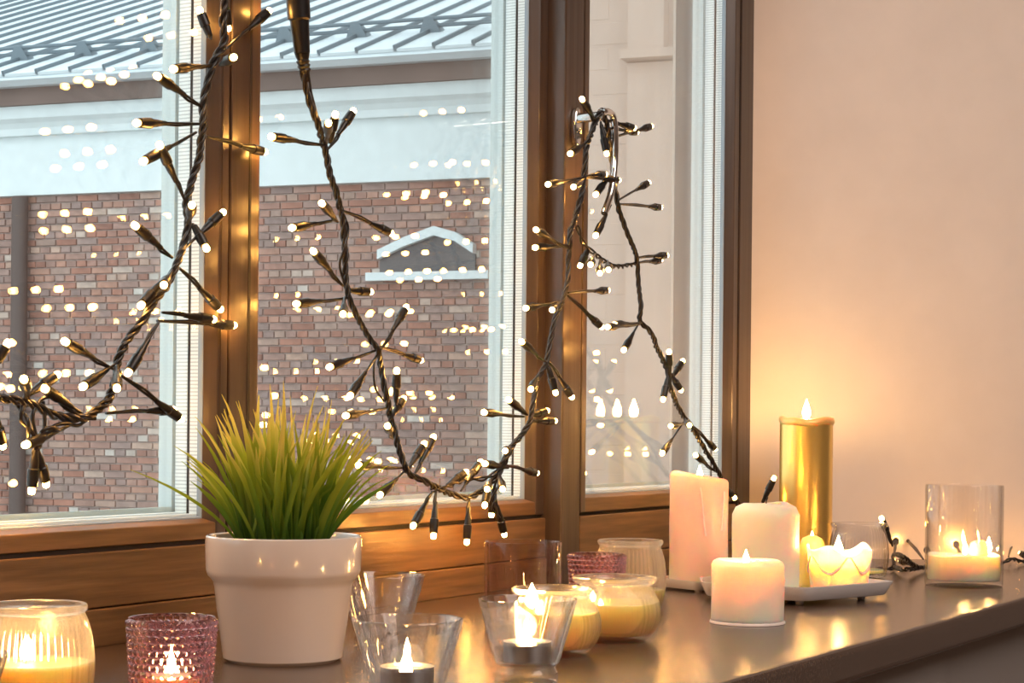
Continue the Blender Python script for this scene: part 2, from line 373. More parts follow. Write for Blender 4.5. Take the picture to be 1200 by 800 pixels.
# fixed frame
fr = tag(empty('trim_1', (0, 0, 0)), 'brown fixed window frame posts and head', kind='structure')
obj('post', wbox(SP, s_at(679.5, TR), -.060, TR, 0.0, TOPZ), WOOD, fr, bevel=.002)
obj('post', wbox(s_at(864, TR), SR + .02, -.09, TR, 0.0, TOPZ), WOOD, fr, bevel=.0015)
obj('post', wbox(S0 - .08, S0 - .003, -.09, .004, 0.0, TOPZ), WOOD, fr, bevel=.0015)
obj('post', wbox(s_at(262, 0), s_at(271, 0), -.075, -.008, ZB, TOPZ), DARK, fr)
obj('post', wbox(s_at(632, 0), SP + .002, -.075, -.006, ZB, TOPZ), DARK, fr)
obj('post', wbox(s_at(858, TR) + .0, s_at(866, TR), -.075, TR - .008, zgb, TOPZ), DARK, fr)
obj('head', wbox(S0 - .08, SR + .02, -.09, .006, TOPZ - .01, TOPZ + .04), WOODH, fr, bevel=.002)
obj('post_moulding', wbox(s_at(641, 0), s_at(643, 0), -.002, .0035, ZB, TOPZ - .02), WOOD, fr)
# planks below the sashes
pl = tag(empty('trim_2', (0, 0, 0)), 'horizontal brown planks between the sashes and the sill', kind='structure')
obj('backing', wbox(S0 - .05, SP + .002, -.075, -.004, -.01, ZB + .006), DARK, pl)
obj('plank', wbox(S0 - .003, SP - .0005, -.003, .006, 0, ZP1 - .0006), WOODH, pl, bevel=.0012)
obj('plank', wbox(S0 - .003, SP - .0005, -.003, .0035, ZP1 + .0006, ZP2), WOODH, pl, bevel=.0012)
zs = at_t(663, 657, TR).z
obj('plank', wbox(s_at(679.5, TR), s_at(864, TR), -.01, TR + .002, 0, zs), WOODH, pl, bevel=.0012)
obj('plank', wbox(s_at(680.5, TR), s_at(863, TR), -.01, TR - .0008, zs + .0012, zgb - .0045), WOODH, pl, bevel=.0012)
obj('backing', wbox(s_at(680, TR), s_at(864, TR), -.075, TR - .007, -.01, zgb + .004), DARK, pl)
# window handle
hd = tag(empty('window_handle', at_t(672, 150, TR)), 'polished chrome lever handle on the frame post, light string looped over it', 'handle')
def hl(p): return p - Vector(hd.location)
def ellip(c, rx, rz, t, th):
    return [(c[0] + rx * math.cos(2 * PI * i / 24), c[1] + rz * math.sin(2 * PI * i / 24)) for i in range(24)]
cs, cz = st(at_t(672, 150, TR))[0], at_t(672, 150, TR).z
pts = ellip((cs, cz), .009, .026, 0, 0)
obj('rosette', ([hl(wp(a, TR, b)) for a, b in pts] + [hl(wp(a, TR + .008, b)) for a, b in pts], prism(pts, lambda p: Vector((0, 0, 0)), lambda p: Vector((0, 0, 0)))[1]), CHROME, hd, smooth=40, bevel=.002)
obj('neck', tube([hl(wp(cs, TR + .004, cz + .012)), hl(wp(cs, TR + .035, cz + .012)), hl(wp(cs + .003, TR + .044, cz + .014))], .0065, 16), CHROME, hd, smooth=40)
lp = [hl(wp(cs + .002, TR + .040, cz + .014))] + [hl(at_t(x, y, TR + .046)) for x, y in ((706, 131), (716, 133), (720, 145), (721, 170), (720, 195), (716, 225), (708, 250))]
lp = catmull(lp, 6)
obj('lever', tube(lp, [.0065 - .002 * min(1, i / 12) for i in range(len(lp))], 16), CHROME, hd, smooth=50)

# ================================================================== OUTSIDE
E = Vector((-6000, F, 0)).normalized(); NF = Vector((-E.y, E.x, 0)).normalized()
if NF.y > 0: NF = -NF
FY = 18.0; FO = Vector((0, FY, 0))
def fac(px, py, off=0.0):
    r = ray(px, py); k = (FO + NF * off - CAM).dot(NF) / r.dot(NF); p = CAM + r * k
    return (p - FO).dot(E), p.z
def fp(k, off, z): return FO + E * k + NF * off + Vector((0, 0, z))
def fbox(k0, k1, o0, o1, z0, z1):
    return prism([(k0, o0), (k1, o0), (k1, o1), (k0, o1)], lambda p: fp(p[0], p[1], z0), lambda p: fp(p[0], p[1], z1))
K0, K1 = fac(648, 400, 2.2)[0], fac(-700, 400)[0]
zbt = .5 * (fac(0, 232)[1] + fac(560, 208)[1]); zmid = .5 * (fac(0, 162, .1)[1] + fac(560, 131, .1)[1])
zf0 = .5 * (fac(0, 129, .25)[1] + fac(560, 92, .25)[1]); zf1 = .5 * (fac(0, 103, .35)[1] + fac(560, 72, .35)[1]); ze = .5 * (fac(0, 93, .5)[1] + fac(560, 47, .5)[1])
bd = tag(empty('brick_building', fp(0, 0, -5)), 'brick building across the yard with white cornice and zinc roof, seen through the glass', 'building')
def rb(vf): return rel(vf, bd)
obj('mortar_wall', rb(fbox(K0, K1, -.3, -.02, -5, zbt)), MORTAR, bd)
obj('frieze', rb(fbox(K0, K1, -.3, .06, zbt, zmid)), STONE, bd)
obj('cornice', rb(prism([(0, zmid), (.14, zmid), (.16, zmid + .07), (.20, zmid + .12), (.26, zf0 - .12), (.30, zf0), (0, zf0)], lambda p: fp(K0, p[0], p[1]), lambda p: fp(K1, p[0], p[1]))), STONE, bd)
obj('fascia', rb(fbox(K0, K1, .0, .36, zf0, zf1)), FASCIA, bd)
obj('gutter', rb(prism([(.30, zf1), (.46, zf1), (.54, zf1 + .05), (.52, ze), (.30, ze)], lambda p: fp(K0, p[0], p[1]), lambda p: fp(K1, p[0], p[1]))), ZINC, bd)
# roof panels with standing seams
TP = .38; PW = .40; RL = 9.0; cp = 1 / math.hypot(1, TP)
up_ = (-NF + Vector((0, 0, TP))).normalized(); rn = E.cross(up_); rn = rn if rn.z > 0 else -rn
base = fp(0, .55, ze)
kf = fac(42, 89, .55)[0]
def rp(k, u, h): return base + E * k + up_ * u + rn * h
pm = None; nP = 0
for i in range(-20, 42):
    k = kf + i * PW
    if k < K0: continue
    o_v = [Vector((0, 0, 0)) + E * a + up_ * b + rn * c for a, b, c in ((0, 0, 0), (PW - .02, 0, 0), (PW - .02, RL, 0), (0, RL, 0), (0, 0, -.03), (PW - .02, 0, -.03), (PW - .02, RL, -.03), (0, RL, -.03))]
    if pm is None:
        po = obj('roof_panel', (o_v, [(0, 1, 2, 3), (7, 6, 5, 4), (0, 4, 5, 1), (1, 5, 6, 2), (2, 6, 7, 3), (3, 7, 4, 0)]), ZINC, bd); pm = po.data
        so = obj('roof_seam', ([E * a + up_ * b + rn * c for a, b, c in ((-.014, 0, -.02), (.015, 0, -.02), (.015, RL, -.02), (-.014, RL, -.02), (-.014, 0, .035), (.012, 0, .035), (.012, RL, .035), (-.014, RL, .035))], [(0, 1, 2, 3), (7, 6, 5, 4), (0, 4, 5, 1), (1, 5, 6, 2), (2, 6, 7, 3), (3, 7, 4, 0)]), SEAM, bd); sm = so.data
    else:
        po = obj('roof_panel', pm, None, bd); so = obj('roof_seam', sm, None, bd)
    po.location = rp(k, 0, 0) - Vector(bd.location); so.location = rp(k, 0, 0) - Vector(bd.location)
# snow guard: two rails and clamps
U1 = .95
for h in (.06, .13):
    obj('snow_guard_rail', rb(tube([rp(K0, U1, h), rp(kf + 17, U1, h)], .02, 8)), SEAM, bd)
for i in range(-14, 30, 2):
    if kf + i * PW < K0: continue
    c = rp(kf + i * PW, U1, 0)
    v = [c + E * a + up_ * b + rn * h for a, b, h in ((-.13, -.06, 0), (.10, -.06, 0), (.10, .06, 0), (-.13, .06, 0), (-.04, -.02, .155), (.04, -.02, .155), (.04, .02, .155), (-.04, .02, .155))]
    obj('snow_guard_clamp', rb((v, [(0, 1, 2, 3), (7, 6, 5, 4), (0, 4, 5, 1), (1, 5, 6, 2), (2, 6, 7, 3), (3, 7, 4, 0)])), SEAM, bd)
# drainpipe
kp = fac(29, 400)[0]
obj('drainpipe', rb(tube([fp(kp, .11, -5), fp(kp, .11, zbt - .02)], .085, 14)), PIPE, bd, smooth=40)
# plastered wing standing forward on the right
WING = pbr('pinkish beige render', (.50, .38, .32), .9, bump=.3, bscale=4, var=.05)
kw0, kw1 = fac(1200, 400, 2.2)[0], fac(648, 400, 2.2)[0]
wg = tag(empty('rendered_wing', fp(kw0, 1.0, -5)), 'pinkish beige rendered wing of the facing house, behind the right casement', 'building')
obj('wing_wall', rel(fbox(kw0, kw1, -.0, 2.2, -5, 7), wg), WING, wg)
ka, kb = fac(735, 100, 2.35)[0], fac(777, 100, 2.35)[0]
zl = fac(755, 58, 2.35)[1]
obj('pier', rel(fbox(kb, ka, 2.19, 2.35, zl, 7), wg), WING, wg)
obj('ledge', rel(fbox(kb - .1, ka + .05, 2.19, 2.40, zl - .07, zl), wg), WING, wg)
obj('wide_pier', rel(fbox(kb - .06, ka + .02, 2.19, 2.28, -5, zl - .09), wg), WING, wg)
zz = -1.6; bi = 0; sbm = None
while zz < 5.5:
    kq = ka + .03 + (.17 if bi % 2 else 0)
    while kq < kw1 - .1:
        wdt = min(.32, kw1 - kq)
        v = [fp(kq + a, 2.19 + b, zz + c) for a, b, c in ((0, 0, 0), (wdt, 0, 0), (wdt, 0, .19), (0, 0, .19), (.01, .014, .01), (wdt - .01, .014, .01), (wdt - .01, .014, .18), (.01, .014, .18))]
        obj('stone_block', rel((v, [(4, 5, 6, 7), (0, 1, 5, 4), (1, 2, 6, 5), (2, 3, 7, 6), (3, 0, 4, 7)]), wg), WING, wg); kq += .335
    zz += .205; bi += 1
# arched stone hood with dark glass
hk = [fac(x, y, .05) for x, y in ((444, 304), (475, 289), (510, 276), (535, 283), (556, 297))]
obj('dark_opening', rb(prism([(hk[0][0], hk[0][1])] + hk[1:] + [fac(556, 322, .05), fac(444, 322, .05)], lambda p: fp(p[0], -.02, p[1]), lambda p: fp(p[0], .03, p[1]))), DGLASS, bd)
for a, b in ((0, 1), (1, 2), (2, 3), (3, 4)):
    q = [hk[a], hk[b], (hk[b][0], hk[b][1] + .09), (hk[a][0], hk[a][1] + .09)]
    obj('hood_stone', rb(prism(q, lambda p: fp(p[0], -.01, p[1]), lambda p: fp(p[0], .10, p[1]))), STONE, bd)
kk0, zz0 = fac(432, 326); kk1, _ = fac(575, 326)
obj('string_course', rb(fbox(kk1, kk0, -.01, .08, zz0 - .03, zz0 + .05)), STONE, bd)
# bricks
BL, BH, PT = .24, .064, .076
def brick_vf(l, o=Vector((0, 0, 0))):
    c = .004
    return [o + E * a + NF * b + Vector((0, 0, z)) for a, b, z in
            ((0, 0, 0), (l, 0, 0), (l, 0, BH), (0, 0, BH), (c, .018 + c, c), (l - c, .018 + c, c), (l - c, .018 + c, BH - c), (c, .018 + c, BH - c))], [(4, 5, 6, 7), (0, 1, 5, 4), (1, 2, 6, 5), (2, 3, 7, 6), (3, 0, 4, 7)]
allb = []
rows = int((zbt + 1.6) / PT)
for r in range(rows):
    z = zbt - (r + 1) * PT; l = BL if r % 2 == 0 else BL * .5 - .006; st_ = l + .012; k = K0 + (r % 3) * .07
    while k < K1:
        allb.append((k, z, l)); k += st_
def topx(p):
    q = p - CAM; return CX + F * q.dot(RC) / q.y, CY - F * q.dot(UC) / q.y
cand = []
for i, (k, z, l) in enumerate(allb):
    x, y = topx(fp(k + l / 2, 0, z))
    if l > .2 and (305 < x < 590 or 0 < x < 200) and y < 590 and not (430 < x < 575 and 270 < y < 335): cand.append((-x, i))
cand.sort(); near = set(i for _, i in cand[:300])
bm_l = None; rest = []
for i, (k, z, l) in enumerate(allb):
    p = fp(k, -.02 + random.uniform(-.004, .004), z)
    if i in near:
        if bm_l is None:
            bo = obj('brick', brick_vf(BL), BRK, bd); bm_l = bo.data
        else: bo = obj('brick', bm_l, None, bd)
        bo.location = p - Vector(bd.location)
    else: rest.append(brick_vf(l, p - Vector(bd.location)))
o = obj('brickwork', join(*rest) if False else (lambda R: ([v for a, _ in R for v in a], [tuple(q + 8 * j for q in f) for j, (_, b) in enumerate(R) for f in b]))(rest), BRKI, bd)
o['kind'] = 'stuff'
tag(obj('ground', box(-60, 60, 3.6, 70, -5.2, -5), GROUND), 'grey yard between the buildings', kind='structure')

# ================================================================== THINGS ON THE SILL
def base_pt(px, Y, z=0):
    x = (px - CX) / F
    p = CAM + (RC * x + Vector((0, 1, 0))) * Y; p.z = z; return p
def place(name, px, Y, label, cat, group=None, z=0, rz=0):
    return tag(empty(name, base_pt(px, Y, z), rz), label, cat, group)
def flame(par, x, y, z, s=1.0, wd=1.0):
    pr = [(.0003, 0), (.0026, .0015), (.0043, .0045), (.0046, .0075), (.0038, .012), (.0022, .0165), (.0009, .020), (.0002, .0225)]
    V, Fc = lathe([(r * s * wd, zz * s) for r, zz in pr], 12); o = obj('flame', (V, Fc), FLAME, par, smooth=80); o.location = (x, y, z + .003 * s)
    w = obj('wick', tube([Vector((x, y, z - .002)), Vector((x + .0004, y, z + .004)), Vector((x + .001, y, z + .0065))], .0007, 6), WICK, par); return o

# ---- potted grass
pot = place('potted_grass', 334, 1.59, 'green potted grass in a cream glazed ceramic pot with a wide rim band', 'potted plant')
prof = [(.0, .0), (.047, .0), (.0505, .003), (.0585, .063), (.0600, .068), (.0645, .073), (.0655, .077), (.0660, .100), (.0655, .1045), (.0638, .1055), (.0620, .1045), (.0612, .100), (.0605, .075), (.055, .06), (.048, .008), (0, .008)]
obj('pot', lathe([(max(r, .0004), z) for r, z in prof], 96), POT, pot, smooth=35)
obj('soil', lathe([(.0004, .088), (.060, .088), (.060, .092), (.03, .096), (.0004, .097)], 48), SOIL, pot, smooth=60)
rg = random.Random(11)
def blade(root, tip, bend, w, n=9):
    root, tip, bend = Vector(root), Vector(tip), Vector(bend)
    V, Fc = [], []; side = (tip - root).cross(Vector((rg.uniform(-.4, .4), -1, 0))).normalized()
    if side.length < .1: side = Vector((1, 0, 0))
    dirs = side
    for i in range(n):
        u = i / (n - 1); p = root * (1 - u) ** 2 + bend * 2 * u * (1 - u) + tip * u * u
        ww = w * (.55 + .9 * u) * (1 - u ** 3) if u < .6 else w * (1.09) * (1 - ((u - .6) / .4) ** 1.6) * .78
        ww = max(ww, .0002); fo = Vector((0, -.28 * ww, 0))
        V += [p - dirs * ww, p + fo, p + dirs * ww]
    for i in range(n - 1):
        a = 3 * i; Fc += [(a, a + 1, a + 4, a + 3), (a + 1, a + 2, a + 5, a + 4)]
    return V, Fc
spec = []
for i in range(165):
    a = rg.uniform(0, 2 * PI); r = .036 * math.sqrt(rg.random()); x, y = r * math.cos(a), r * math.sin(a)
    lean = rg.gauss(0, .020) + x * .85; ly = rg.gauss(0, .018) + y * .9
    hh = rg.uniform(.062, .128) * (1 - min(.45, abs(lean) * 4.5)) + .004
    if rg.random() < .16: hh = min(hh * 1.12, .13)
    spec.append(((x, y, 0), (x + lean, y + ly, hh), (x + lean * .25, y + ly * .25, hh * .6), rg.uniform(.0015, .0031)))
def pl_tip(px, py): # pixel to local plant coordinates above soil
    p = at_y(px, py, 1.59) - Vector(pot.location); return p.x, p.z - .094
for px, py, bx, w in ((204, 522, -.03, .0016), (226, 488, -.03, .0017), (262, 462, -.025, .0018), (240, 540, -.034, .0014), (454, 560, .034, .0014), (447, 528, .03, .0013), (438, 546, .03, .0014), (430, 500, .025, .0016), (410, 485, .02, .0018), (277, 470, -.02, .0017), (318, 450, -.008, .002), (335, 447, 0, .002), (372, 452, .008, .0013), (464, 540, .034, .0011), (232, 560, -.036, .0011)):
    tx, tz = pl_tip(px, py); spec.append(((bx, rg.uniform(-.02, .01), 0), (tx, rg.uniform(-.02, .02), tz), (bx + (tx - bx) * .35, 0, tz * .75), w))
for s_ in spec:
    o = obj('grass_blade', blade(*s_), LEAF, pot); o.location = (0, 0, .094)
    for p in o.data.polygons: p.use_smooth = True

# ---- faceted tealight glasses
def tealight_glass(px, Y, label, lit=True, rz=0.0, fx=None, group=None):
    g = place('tealight_glass', px, Y, label, 'candle holder', group)
    R = .039; NS = 10
    def facet(r, z, a):
        if r < .0236 + max(0, z - .0125) * .0294 - .0008: return r
        k = ((a / (2 * PI) * NS) % 1) - .5; f = math.cos(PI / NS) / math.cos(k * 2 * PI / NS)
        w = max(0, min(1, (.060 - z) / .012)) if z > .012 else 0
        return r * (1 + .9 * (f * math.cos(PI / NS) - 1) * w)
    prof = [(.0005, 0), (.0225, 0), (.0238, .001), (.0242, .003), (.0242, .008), (.0228, .010), (.0235, .0125), (.0262, .015), (.0385, .0625), (.0390, .0640), (.0385, .0650), (.0372, .0650), (.0362, .0630), (.0238, .0185), (.0215, .0160), (.0005, .0155)]
    obj('glass', lathe(prof, 96, facet), CLEAR, g, smooth=30)
    if lit is not None:
        t = obj('tealight_cup', lathe([(.0005, .0165), (.0182, .0165), (.0188, .018), (.0188, .0308), (.0192, .0315), (.0186, .0318), (.0183, .0305), (.0183, .0175), (.0005, .0175)], 48), TIN, g, smooth=40)
        obj('wax', lathe([(.0005, .0180), (.0180, .0180), (.0180, .0292), (.010, .0285), (.0005, .0283)], 40), WAX, g, smooth=60)
        if lit: flame(g, -.0005, 0, .0285, .55, 1.5)
    return g
TG = 'faceted clear tealight glasses'
tealight_glass(480, 1.31, 'clear tapered tealight glass at the bottom edge, lit, nearest the pot', group=TG)
tealight_glass(620.5, 1.468, 'clear tapered tealight glass with lit tealight in front of the glowing jars', group=TG)
tealight_glass(449, 1.69, 'empty clear tapered glass half hidden behind the grass pot', lit=None, group=TG)
tealight_glass(-69, 1.084, 'clear glass rim cut off at the bottom left corner', group=TG)

# ---- pink hobnail votives
def hobnail(px, Y, label, lit):
    g = place('hobnail_votive', px, Y, label, 'candle holder', 'pink hobnail votive glasses')
    NB, ROW, Z0, Z1 = 34, 12, .006, .0640
    def rr(z): return .0262 + (.0305 - .0262) * z / .065
    seg = NB * 6; V, Fc = [], []
    nz_ = ROW * 6 + 1
    outer = []
    for j in range(nz_):
        z = Z0 + (Z1 - Z0) * j / (nz_ - 1); outer.append((rr(z), z))
    prof = [(.0005, 0), (.024, 0), (.0255, .003)] + outer + [(.0298, .0652), (.0282, .0650), (.0275, .0625), (.0240, .012), (.021, .010), (.0005, .0098)]
    def bumps(r, z, a):
        if r < .0255 or z < Z0 or z > Z1 or abs(r - rr(z)) > 1e-6: return r
        v = (z - Z0) / (Z1 - Z0) * ROW; row = int(v); u = a / (2 * PI) * NB + (.5 if row % 2 else 0)
        du = (u % 1 - .5) * 2; dv = (v % 1 - .5) * 2; q = 1 - (du * du + dv * dv)
        return r + .0017 * math.sqrt(max(0, q))
    obj('glass', lathe(prof, seg, bumps), PINK, g, smooth=50)
    obj('wax', lathe([(.0005, .0105), (.0195, .0105), (.0195, .024), (.0005, .0235)], 32), WAXP, g, smooth=60)
    if lit: flame(g, 0, 0, .0235, .75)
hobnail(203.5, 1.30, 'pink hobnail glass votive with a lit candle beside the grass pot', True)
hobnail(701, 1.99, 'pink hobnail glass votive partly hidden behind the glowing jars', False)

# ---- ribbed jars
def jar(px, Y, label, R, Hh, Rr, wax, lit, globe, fx=0, fy=0, glass=None, fs=1.0):
    g = place('ribbed_jar', px, Y, label, 'candle jar', 'ribbed glass candle jars')
    zs_ = Hh - .008
    pts = []
    for i in range(13):
        u = i / 12; z = .003 + (zs_ - .003) * u
        if globe: r = R * (.70 + .30 * math.sin(PI * (u * .93 + .04)) ** .75)
        else: r = R * (.80 + .20 * math.sin(PI * (u * .80 + .12)) ** .8)
        pts.append((r, z))
    rn_ = pts[-1][0]
    prof = resample([(.0005, 0), (R * .66, 0)] + pts, .004) + [(Rr - .001, zs_ + .002), (Rr + .0012, zs_ + .004), (Rr + .0012, Hh - .001), (Rr, Hh), (Rr - .003, Hh - .0003), (Rr - .0035, Hh - .003)]
    inn = [(r - .0028, z) for r, z in reversed(pts) if z > .006] + [(R * .6, .0055), (.0005, .005)]
    prof += inn
    seg = 50 * 6
    def ribs(r, z, a):
        if r < R * .6 or z < .006 or z > zs_ - .001: return r
        # ribs on the outside only
        return r + (.0008 * math.cos(a * 50) if (z < zs_ and rib_out[0]) else 0)
    rib_out = [True]
    V = []; n = len(prof); cut = len(prof) - len(inn)
    def rf(r, z, a): return r
    Vv, Fc = lathe(prof, seg)
    for i in range(seg):
        a = 2 * PI * i / seg
        for k in range(n):
            r, z = prof[k]
            if k < cut and .006 < z < zs_ - .002 and r > R * .65:
                w = min(1, (z - .006) / .006, (zs_ - .002 - z) / .006); rr = r + .0009 * w * math.cos(a * 50)
                Vv[i * n + k] = Vector((rr * math.cos(a), rr * math.sin(a), z))
    obj('glass', (Vv, Fc), glass or JARG, g, smooth=60)
    if wax:
        wp_ = [(.0005, .0062)] + [(r - .0034, z) for r, z in pts if .0065 < z < wax] 
        rt = wp_[-1][0]; wp_ += [(rt, wax), (rt * .9, wax - .0015), (.012, wax - .002), (.0005, wax - .0022)]
        obj('wax', lathe(wp_, 64), WAXJ, g, smooth=60)
        if lit: flame(g, fx, fy, wax - .002, fs, 1.35)
jar(44, 1.28, 'glowing ribbed jar of amber wax at the lower left corner', .039, .0755, .0335, .036, True, False, -.008, .006, fs=.75)
jar(652, 1.645, 'round ribbed jar lit brightly behind the clear tealight glass', .0404, .0585, .0365, .038, True, True, -.020, .006, fs=1.0)
jar(722, 1.755, 'round ribbed jar of amber wax right of the brightest jar', .0425, .0600, .0380, .036, True, True, -.02, .01, fs=.5)
jar(740, 2.068, 'taller ribbed jar behind the other jars, near the square plate', .039, .0755, .0350, .022, False, False)
jar(1008, 2.52, 'clear ribbed glass behind the flower candle on the tray', .039, .0740, .0365, .012, False, False, glass=THIN)

# ---- smoky tumbler
g = place('smoky_tumbler', 614.5, 1.83, 'straight rosy smoked glass tumbler standing behind the lit jar', 'glass')
obj('glass', lathe([(.0005, 0), (.0355, 0), (.0370, .002), (.0377, .01), (.0378, .085), (.0374, .0872), (.0360, .0872), (.0354, .085), (.0345, .012), (.032, .008), (.0005, .007)], 96), SMOKE, g, smooth=35)

# ---- pillar candles
def pillar(name, px, Y, label, r, h, m, z=0, wob=0, lean=0, lit=True, fx=0, fy=0, fs=1.0, rimr=.004, dish=.004, group=None, square=0):
    g = place(name, px, Y, label, 'candle', group, z=z)
    prof = [(.0005, 0), (r - .001, 0), (r, .001)] + [(r, .001 + (h - rimr - .001) * i / 12) for i in range(1, 13)] + [(r - rimr * .3, h - rimr * .35), (r - rimr, h), (r - rimr * 1.6, h - .0006), (r * .6, h - dish * .7), (.006, h - dish), (.0005, h - dish)]
    ph = random.uniform(0, 6)
    def zf(rr, zz, a):
        if zz < h * .6: return zz
        return zz + wob * (math.sin(a * 2 + ph) * .6 + math.sin(3 * a + ph * 2) * .4 + math.sin(a - .6) * .0) * (zz / h) ** 4 - lean * math.cos(a) * rr * (zz / h) ** 6
    def rf(rr, zz, a):
        if rr < r * .5: return rr
        q = 1 + .004 * math.sin(3 * a + zz * 60) + .003 * math.sin(5 * a - zz * 110)
        if square: q *= 1 + square * abs(math.cos(2 * a)) ** 2
        return rr * q
    b = obj('wax_body', lathe(prof, 72, rf, zf), m, g, smooth=50)
    if lit: flame(g, fx, fy, h - dish + (wob * .3), fs)
    elif lit is not None: obj('wick', tube([Vector((0, 0, h - dish)), Vector((.0005, 0, h - dish + .006)), Vector((.002, 0, h - dish + .010))], .0008, 6), WICK, g)
    return g
c1 = pillar('pillar_candle', 878, 1.926, 'short ivory pillar candle burning directly on the sill in front of the tray', .0372, .0650, WAX, fs=.75, fx=-.002, wob=.0008, rimr=.006, dish=.009)
obj('base_wax_edge', lathe([(.0366, .0), (.0384, .0003), (.0382, .0022), (.0372, .003), (.036, .001)], 90, lambda r, z, a: r + (.0006 * math.sin(a * 37) * math.sin(a * 11) if r > .037 else 0), closed=True), DRIP, c1, smooth=50)
# square plate with rose pillar
PX, PY = 822, 2.335
def dish(name, pts, label, z_foot, hgt, flare, m, cat, th=.003):
    """shallow dish: pts floor outline in world xy (ccw); rim flares outward"""
    c = sum((Vector((p[0], p[1], 0)) for p in pts), Vector()) / len(pts)
    def rnd(P, rad, k=5):
        out = []; n = len(P)
        for i in range(n):
            p = Vector(P[i]); a = Vector(P[i - 1]); b = Vector(P[(i + 1) % n]); ua, ub = (a - p).normalized() * rad, (b - p).normalized() * rad
            for j in range(k + 1):
                u = j / k; out.append((p + ua) * (1 - u) ** 2 + p * 2 * u * (1 - u) + (p + ub) * u * u)
        return out
    g = tag(empty(name, c), label, cat)
    P = rnd([Vector((p[0] - c.x, p[1] - c.y, 0)) for p in pts], .012)
    def ring(sc, z): return [Vector((p.x * sc, p.y * sc, z)) for p in P]
    rings = [ring(.02, z_foot), ring(1 - flare, z_foot), ring(1 - flare * .8, z_foot + .0015), ring(1.0, z_foot + hgt - .001), ring(1.0, z_foot + hgt), ring(.975, z_foot + hgt), ring(.965, z_foot + hgt - .002), ring(1 - flare * 1.35, z_foot + th + .001), ring(.9 - flare, z_foot + th), ring(.02, z_foot + th)]
    n = len(P); V = [v for r in rings for v in r]; Fc = []
    for a in range(len(rings) - 1):
        for i in range(n): Fc.append((a * n + i, a * n + (i + 1) % n, (a + 1) * n + (i + 1) % n, (a + 1) * n + i))
    Fc += [tuple(range(n - 1, -1, -1)), tuple((len(rings) - 1) * n + i for i in range(n))]
    obj('dish_body', (V, Fc), m, g, smooth=40)
    for p in pts:
        q = (Vector((p[0] - c.x, p[1] - c.y, 0))) * .70
        obj('foot', ([v + q for v in lathe([(.004, 0), (.0045, .0005), (.0055, z_foot + .0005)], 16)[0]], lathe([(.004, 0), (.0045, .0005), (.0055, z_foot + .0005)], 16)[1]), m, g)
    return g
pc = base_pt(PX, 2.325)
a1 = Vector((.80, .60, 0)); a2 = Vector((-.60, .80, 0)); hs = .046
dish('square_plate', [pc - a1 * hs - a2 * hs, pc + a1 * hs - a2 * hs, pc + a1 * hs + a2 * hs, pc - a1 * hs + a2 * hs], 'small square white plate under the rose pillar candle beside the frame', .003, .011, .10, CERAM, 'plate')
c2 = pillar('pillar_candle', 820, 2.325, 'rose pillar candle with sloping melted top on the small square plate', .0362, .135, WAXP, z=.0062, wob=.0012, lean=.15, fx=.0, fy=-.006, fs=.75, rimr=.005, dish=.007)
for px0, y0, px1, y1 in ((817, 570, 824, 626), (846, 575, 843, 620)):
    P = [at_y(px0 + (px1 - px0) * i / 6 + math.sin(i) * .6, y0 + (y1 - y0) * i / 6, 2.325) for i in range(7)]
    for p in P:
        lx = p.x - c2.location.x; p.x = lx; p.y = -math.sqrt(max(1e-6, .0362 ** 2 - lx * lx)); p.z -= c2.location.z
    obj('wax_drip', tube(P, [.0012, .0011, .001, .001, .001, .0013, .0016], 8), DRIP, c2, smooth=60)
# tray
L0, F0, R0 = Vector((.219, 2.159)), Vector((.333, 2.098)), Vector((.452, 2.200))
Bk = Vector((.356, 2.345)); L1 = Vector((.225, 2.235))
tray = dish('serving_tray', [L0, F0, R0, Bk, L1], 'long white stoneware tray on little feet carrying three candles', .006, .016, .08, CERAM, 'tray')
TZ = .0095
c3 = pillar('pillar_candle', 898.5, 2.185, 'unlit white pillar candle with rounded shoulders on the tray', .0390, .103, WAX, z=TZ, wob=.0018, lit=False, rimr=.013, dish=.003)
small = pillar('round_candle', 953, 2.262, 'small rounded ivory candle glowing between the gold candle and flower candle', .0150, .062, WAXJ, z=TZ, lit=True, rimr=.011, dish=.004, fs=.35)
# flower bowl candle
fcn = place('flower_candle', 984, 2.205, 'melting flower shaped bowl candle burning on the right of the tray', 'candle', z=TZ)
def fr_(r, z, a):
    if r < .012: return r
    return r * (1 + .075 * (abs(math.cos(2.5 * a + .4)) ** .7 - .6))
def fz_(r, z, a):
    if z < .02 or r < .02: return z
    return z + .0065 * (math.cos(5 * a + .8 + PI) * .55 + math.sin(2 * a + 1.0) * .45) * ((z - .02) / .03)
prof = resample([(.0005, 0), (.030, 0), (.0325, .002), (.0375, .046)], .004) + [(.0378, .049), (.0368, .0505), (.0352, .049), (.033, .034), (.028, .031), (.015, .030), (.0005, .030)]
obj('wax_bowl', lathe(prof, 120, fr_, fz_), WAX, fcn, smooth=50)
for k in range(5):
    a0 = -.4 / 2.5 + PI * .2 + k * 2 * PI / 5; P = []
    for i in range(13):
        u = i / 12; a = a0 + (u - .5) * 1.15; z = .042 - .020 * math.sin(PI * u); r = fr_(.0325 + .005 * z / .046 + .0003, z, a)
        P.append(Vector((r * math.cos(a), r * math.sin(a), z)))
    obj('petal_ridge', tube(P, [.0008 + .0009 * math.sin(PI * i / 12) for i in range(13)], 8), DRIP, fcn, smooth=60)
flame(fcn, -.001, -.005, .031, 1.35)
